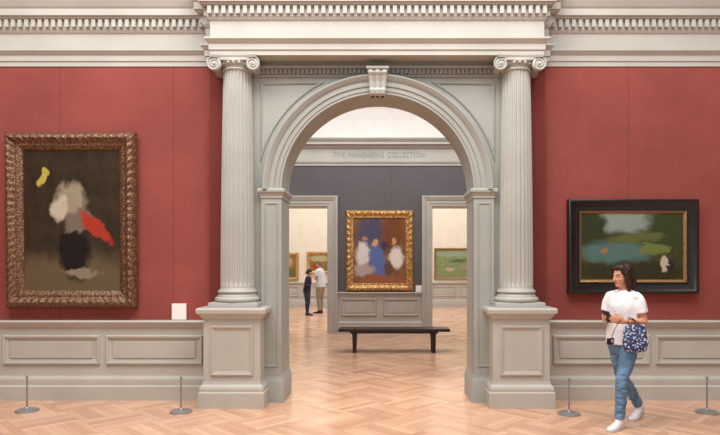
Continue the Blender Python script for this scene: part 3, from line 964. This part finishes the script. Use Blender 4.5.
    shs = Vector(J['shoulders']); nkk = Vector(J['neck'])
    rr = [(0.168 * K + g, 0.120 * K + g), (0.163 * K + g, 0.116 * K + g), (0.146 * K + g, 0.108 * K + g), (0.146 * K + g, 0.112 * K + g), (0.128 * K + g, 0.074 * K + g), (0.062, 0.060)]
    tp = [hemp, Vector((pel.x, pel.y, pel.z + 0.03)), Vector(J['waist']), Vector(J['chest']), shs + Vector((0, 0, -0.01)), nkk + Vector((0.0, 0, -0.002))]
    loft(bm, [W(p) for p in tp], [sc(r) for r in rr], ls, 28, 5)
    if hairstyle == 'bob':
        ellipsoid(bm, W(Vector(J['chest']) + Vector((0.050, 0, -0.01))), (fs, ls, up), sc((0.078, 0.120, 0.090)))
    for sd in ('L', 'R'):
        sh, elb, wr = Vector(J['shoulder' + sd]), Vector(J['elbow' + sd]), Vector(J['wrist' + sd])
        sg = 1 if sd == 'L' else -1
        sl = Vector((nkk.x, sg * 0.045, nkk.z - 0.038))
        loft(bm, [W(sl), W(Vector((sh.x, sg * 0.10, sh.z - 0.002))), W(sh + Vector((0, -sg * 0.006, -0.014)))], [sc((0.052, 0.040)), sc((0.056, 0.046)), sc((0.054, 0.048))], fs, 18, 5, True)
        if sleeves == 'short':
            loft(bm, [W(sh + Vector((0, -sg * 0.010, -0.006))), W(sh.lerp(elb, 0.3)), W(sh.lerp(elb, 0.66))], [sc((0.046, 0.046)), sc((0.053, 0.056)), sc((0.053, 0.063))], ls, 20, 5)
        else:
            loft(bm, [W(sh), W(sh.lerp(elb, 0.5)), W(elb)], [sc((0.052, 0.052)), sc((0.050, 0.050)), sc((0.045, 0.045))], fs, 18, 4, True)
            loft(bm, [W(elb), W(elb.lerp(wr, 0.5)), W(elb.lerp(wr, 0.95))], [sc((0.045, 0.045)), sc((0.041, 0.041)), sc((0.031, 0.031))], arm_side, 18, 4)
    remesh_obj(mats['topname'], bm, mats['top'], t, max(voxel, 0.006), 12, wrinkle=0.006 * S, wscale=24, zk=0.45)
    # ---------- trousers
    bm = bmesh.new()
    loft(bm, [W(Vector(J['hipL']).lerp(Vector(J['hipR']), 0.5) + Vector((0, 0, -0.07))), W(pel), W(Vector((pel.x, pel.y, pel.z + 0.07)))], [sc((0.125 * K, 0.085 * K)), sc((0.160 * K, 0.104 * K)), sc((0.14 * K, 0.098 * K))], ls, 24, 4, True)
    for sd in ('L', 'R'):
        hp, kn, an = Vector(J['hip' + sd]), Vector(J['knee' + sd]), Vector(J['ankle' + sd])
        mid = hp.lerp(kn, 0.45); cf = kn.lerp(an, 0.35) + Vector((-0.010, 0, 0)); en = kn.lerp(an, 0.95)
        w = mats.get('legw', 1.0)
        loft(bm, [W(hp + Vector((0, 0, 0.03))), W(mid), W(kn), W(cf), W(en)], [sc((0.088 * w, 0.10 * w)), sc((0.079 * w, 0.083 * w)), sc((0.059 * w, 0.063 * w)), sc((0.057 * w, 0.062 * w)), sc((0.047 * w, 0.052 * w))], ls, 20, 5)
    remesh_obj('trousers', bm, mats['bottom'], t, max(voxel, 0.006), 2, wrinkle=0.007 * S, wscale=16, zk=2.6)
    for sd in ('L', 'R'):
        an = Vector(J['ankle' + sd]); toe = Vector(J['toe' + sd])
        dr = Vector((toe.x - an.x, toe.y - an.y, 0)).normalized()
        bm = bmesh.new()
        g0 = Vector((an.x, an.y, 0)); tz = an.z - 0.085
        sd_ax = W((-dr.y, dr.x, 0), True)
        prof = [(-0.060, 0.038 + tz, 0.022, 0.028), (-0.045, 0.045 + tz, 0.034, 0.045), (0.0, 0.05 + tz * 0.9, 0.036, 0.052), (0.06, 0.036 + tz * 0.5, 0.040, 0.040), (0.12, 0.026, 0.045, 0.030), (0.165, 0.022, 0.038, 0.024), (0.190, 0.020, 0.022, 0.018)]
        loft(bm, [W(g0 + dr * a + Vector((0, 0, z))) for a, z, _, _ in prof], [sc((w_, h_)) for _, _, w_, h_ in prof], sd_ax, 18, 4, True)
        loft(bm, [W(an + Vector((0, 0, -0.03))), W(an + Vector((0, 0, 0.015)))], [sc((0.040, 0.046)), sc((0.039, 0.045))], sd_ax, 16, 2)
        so = remesh_obj('shoe', bm, mats['shoe'], t, 0.005, 1, clampz=0.006)
        bm = bmesh.new()
        bot = []; topv = []
        outl = []
        pr = [(-0.075, 0.012), (-0.065, 0.028), (-0.03, 0.036), (0.03, 0.036), (0.08, 0.043), (0.13, 0.047), (0.17, 0.041), (0.195, 0.026), (0.207, 0.010)]
        for a, w_ in pr: outl.append((a, w_))
        for a, w_ in reversed(pr): outl.append((a, -w_))
        for a, w_ in outl:
            k = max(0.0, min(1.0, (0.10 - a) / 0.12)); lift = tz * k * 0.9
            p = g0 + dr * a + Vector((-dr.y, dr.x, 0)) * w_
            bot.append(bm.verts.new(W(p + Vector((0, 0, 0.001 + lift))))); topv.append(bm.verts.new(W(p + Vector((0, 0, 0.020 + lift)))))
        m_ = len(outl)
        for i in range(m_):
            j = (i + 1) % m_
            bm.faces.new([bot[i], bot[j], topv[j], topv[i]])
        for i in range(len(pr) - 1):
            a_, b_ = i, i + 1; c_, d_ = m_ - 2 - i, m_ - 1 - i
            bm.faces.new([bot[a_], bot[b_], bot[c_], bot[d_]]); bm.faces.new([topv[a_], topv[b_], topv[c_], topv[d_]])
        o = finish('sole', bm, mats.get('sole', mats['shoe']), None); loc = o.location.copy(); o.parent = so; o.location = loc - (t.location + so.location)
    return t, W

FW = (-0.8, -0.6)
J1 = dict(pelvis=(0, 0, 0.86), waist=(0.005, 0, 1.03), chest=(0.01, 0, 1.19), shoulders=(-0.005, 0, 1.30), neck=(0.005, 0, 1.345), head=(0.03, 0.0, 1.475),
          hipL=(0.0, 0.085, 0.82), kneeL=(0.165, 0.08, 0.46), ankleL=(0.17, 0.06, 0.085), toeL=(0.31, 0.065, 0.02),
          hipR=(0.0, -0.085, 0.82), kneeR=(-0.10, -0.075, 0.455), ankleR=(-0.375, -0.05, 0.125), toeR=(-0.24, -0.04, 0.02),
          shoulderL=(0.0, 0.158, 1.285), elbowL=(-0.03, 0.20, 1.035), wristL=(0.185, 0.105, 1.045),
          shoulderR=(0.0, -0.158, 1.285), elbowR=(0.0, -0.20, 1.04), wristR=(0.195, -0.085, 1.06),
          handL=((0.85, -0.35, 0.2), (0.1, 0.1, 1), (0.3, -1, 0.0), 1.0), handR=((0.85, 0.35, 0.15), (0.1, -0.1, 1), (0.3, 1, 0.0), 1.0))
wm, WW = person((2.395, 5.95, 0), FW, 1.0, J1, (-0.93, -0.36), 0.06,
           dict(skin=SKIN, hair=HAIR, top=TEE, bottom=DENIM, shoe=SHOEW, sole=SOLEW, topname='t_shirt', legw=0.95), 'bob', 'short',
           'person in white t-shirt and blue jeans walking while holding a phone', 0.0055, hem=0.80)

ph = thing('phone', WW((0.27, 0.01, 1.06)), 'black phone held between both hands', 'phone')
def obox(name, c, ax, r, mat, parent, bev=0.003):
    bm = bmesh.new()
    add_box(bm, -r[0], r[0], -r[1], r[1], -r[2], r[2], bev)
    for v in bm.verts:
        v.co = Vector(c) + Vector(ax[0]) * v.co.x + Vector(ax[1]) * v.co.y + Vector(ax[2]) * v.co.z
    return finish(name, bm, mat, parent)
fv = WW((1, 0, 0), True); lv = WW((0, 1, 0), True); uv_ = Vector((0, 0, 1))
pu = (uv_ * 0.8 + fv * 0.6).normalized(); pn = (fv * 0.8 - uv_ * 0.6).normalized()
obox('phone_body', WW((0.285, 0.01, 1.085)), (lv, pn, pu), (0.036, 0.005, 0.07), BLACK, ph)
SCREEN = M('phone_glass', (40, 46, 56), 0.1, var=0.02)
obox('phone_screen', WW((0.2845, 0.01, 1.085)) - pn * 0.005, (lv, pn, pu), (0.032, 0.001, 0.062), SCREEN, ph, 0.0004)

cam_t = thing('compact_camera', WW((0.30, 0.03, 0.86)), 'small black compact camera dangling from a wrist strap', 'camera')
obox('camera_body', WW((0.29, 0.04, 0.855)), (fv, lv, uv_), (0.045, 0.014, 0.030), BLACK, cam_t, 0.006)
bm = bmesh.new(); ctr = WW((0.29, 0.056, 0.855)); loft(bm, [ctr, ctr + lv * 0.014], [0.018, 0.016], fv, 18, 1)
finish('camera_lens', bm, STEEL, cam_t)
bm = bmesh.new(); loft(bm, [WW((0.27, 0.04, 0.884)), WW((0.25, 0.05, 0.95)), WW((0.24, 0.085, 1.02)), WW((0.23, 0.11, 1.06))], [0.003] * 4, fv, 6, 4)
finish('wrist_strap', bm, BLACK, cam_t)

def bag_mat():
    k = NT('navy_white_floral_cloth')
    co = k.coord()
    vo = k.n('ShaderNodeTexVoronoi'); k.link(co, vo.inputs['Vector']); vo.inputs['Scale'].default_value = 42
    nf = k.noise(co, 55, 3)
    d = k.math('ADD', vo.outputs['Distance'], k.math('MULTIPLY', k.math('SUBTRACT', nf, 0.5), 0.5))
    m = k.maprange(d, 0.32, 0.40, 1.0, 0.0)
    k.link(k.mix(m, lin((50, 62, 104)), lin((190, 196, 212))), k.b.inputs['Base Color'])
    k.b.inputs['Roughness'].default_value = 0.8
    return k.m
BAGM = bag_mat()
NAVYS = M('navy_webbing', (36, 42, 66), 0.8)
bg = thing('handbag', WW((0.15, 0.21, 0.765)), 'navy cloth handbag with white floral pattern hanging from the forearm', 'bag')
bx = Vector((0.97, -0.24, 0)).normalized(); by = Vector((0.24, 0.97, 0))
bc = WW((0.13, 0.198, 0.0))
bm = bmesh.new()
BZ = 0.022
def bp(x, z): return bc + bx * x + Vector((0, 0, z + BZ))
def rsup(hw, ht, k=3.2, N=32):
    pts = []
    for i in range(N):
        a = 2 * pi * i / N
        c_, s_ = cos(a), sin(a)
        pts.append((hw * math.copysign(abs(c_) ** (2 / k), c_), ht * math.copysign(abs(s_) ** (2 / 1.8), s_)))
    return pts
rings = []
for z, hw, ht in [(0.735, 0.070, 0.008), (0.742, 0.092, 0.022), (0.765, 0.106, 0.032), (0.82, 0.112, 0.036), (0.88, 0.110, 0.032), (0.94, 0.100, 0.022), (0.985, 0.088, 0.012), (0.992, 0.080, 0.006)]:
    sag = -0.012 if z > 0.95 else 0.0
    rings.append([bm.verts.new(bc + bx * a + by * b + Vector((0, 0, z + BZ + sag * (1 - abs(a) / hw)))) for a, b in rsup(hw, ht)])
for r_ in range(len(rings) - 1):
    for k in range(32):
        j = (k + 1) % 32
        bm.faces.new([rings[r_][k], rings[r_][j], rings[r_ + 1][j], rings[r_ + 1][k]])
bm.faces.new(rings[0]); bm.faces.new(rings[-1])
remesh_obj('bag_body', bm, BAGM, bg, 0.005, 2, wrinkle=0.012, wscale=20)
for q in (-1, 1):
    bm = bmesh.new()
    top = WW((0.120, 0.143, 1.083))
    a = bp(-0.06, 0.965) + by * 0.008 * q; b = bp(0.06, 0.965) + by * 0.008 * q
    loft(bm, [a, a.lerp(top, 0.6) - bx * 0.015, top + by * 0.012 * q, b.lerp(top, 0.6) + bx * 0.015, b], [(0.009, 0.003)] * 5, by, 8, 5)
    finish('bag_handle', bm, NAVYS, bg, smooth=True)

def J_stand(lean=0.0):
    return dict(pelvis=(0, 0, 0.88), waist=(lean * .3, 0, 1.06), chest=(0.005 + lean * .6, 0, 1.24), shoulders=(-0.01 + lean * .9, 0, 1.36), neck=(lean, 0, 1.41), head=(0.025 + lean * 1.25, 0.0, 1.545),
          hipL=(0.0, 0.085, 0.85), kneeL=(0.02, 0.09, 0.47), ankleL=(-0.02, 0.10, 0.085), toeL=(0.12, 0.12, 0.02),
          hipR=(0.0, -0.085, 0.85), kneeR=(0.03, -0.09, 0.47), ankleR=(0.05, -0.10, 0.085), toeR=(0.19, -0.12, 0.02),
          shoulderL=(lean * .9, 0.170, 1.345), elbowL=(-0.02 + lean * .6, 0.22, 1.07), wristL=(0.17 + lean * .6, 0.13, 1.10),
          shoulderR=(lean * .9, -0.170, 1.345), elbowR=(-0.03 + lean * .6, -0.21, 1.07), wristR=(0.17 + lean * .6, -0.13, 1.08),
          handL=((0.85, -0.4, 0.2), (0.1, 0.1, 1), (0.3, -1, 0.0), 0.8), handR=((0.85, 0.4, 0.1), (0.1, -0.1, 1), (0.3, 1, 0.0), 0.8))
J2 = J_stand(0.07)
person((-2.40, 19.2, 0), (0.85, -0.2), 0.89, J2, (0.9, 0.1), 0.25,
       dict(skin=SKIN, hair=HAIR, top=NAVY, bottom=DARKDENIM, shoe=SHOED, topname='sweater'), 'ponytail', 'long',
       'person in navy sweater and dark jeans leaning towards a companion', 0.008, hem=0.84)
J3 = J_stand(0.03)
J3['elbowL'] = (0.06, 0.21, 1.08); J3['wristL'] = (0.24, 0.06, 1.16)
person((-2.05, 20.0, 0), (-0.6, 0.3), 1.06, J3, (-0.9, 0.1), 0.25,
       dict(skin=SKIN, hair=HAIRG, top=M('pale_striped_shirt', (196, 198, 206), 0.8, var=0.12, nscale=30), bottom=KHAKI, shoe=SHOED, topname='shirt', legw=1.15), 'short', 'short',
       'person in pale shirt and khaki trousers standing beside the navy sweater', 0.008, stocky=1.08, hem=0.82)

# ============================================================ LIGHT
w = bpy.data.worlds.new('World'); scene.world = w; w.use_nodes = True
bgn = w.node_tree.nodes['Background']; bgn.inputs[0].default_value = (1.0, 0.985, 0.975, 1); bgn.inputs[1].default_value = 0.66
def area(name, loc, rot, sx, sy, e, col=(1, 0.975, 0.945)):
    L = bpy.data.lights.new(name, 'AREA'); L.shape = 'RECTANGLE'; L.size = sx; L.size_y = sy; L.energy = e; L.color = col
    o = bpy.data.objects.new(name, L); COL.objects.link(o); o.location = loc; o.rotation_euler = rot
    return o
area('skylight_front', (-0.8, 3.6, 7.4), (radians(14), 0, 0), 9, 3, 800)
area('skylight_middle', (0, 10.6, 7.4), (0, 0, 0), 7, 4, 400)
area('skylight_rear', (0, 18.8, 6.8), (0, 0, 0), 10, 6, 700)

# ============================================================ CAMERA
cd = bpy.data.cameras.new('Camera'); cd.sensor_width = 36; cd.lens = 30
cd.shift_y = 48.5 / 720; cd.shift_x = -22 / 720
cd.clip_end = 100
co = bpy.data.objects.new('Camera', cd); COL.objects.link(co)
co.location = (0, 0, 1.575); co.rotation_euler = (pi / 2, 0, 0)
scene.camera = co
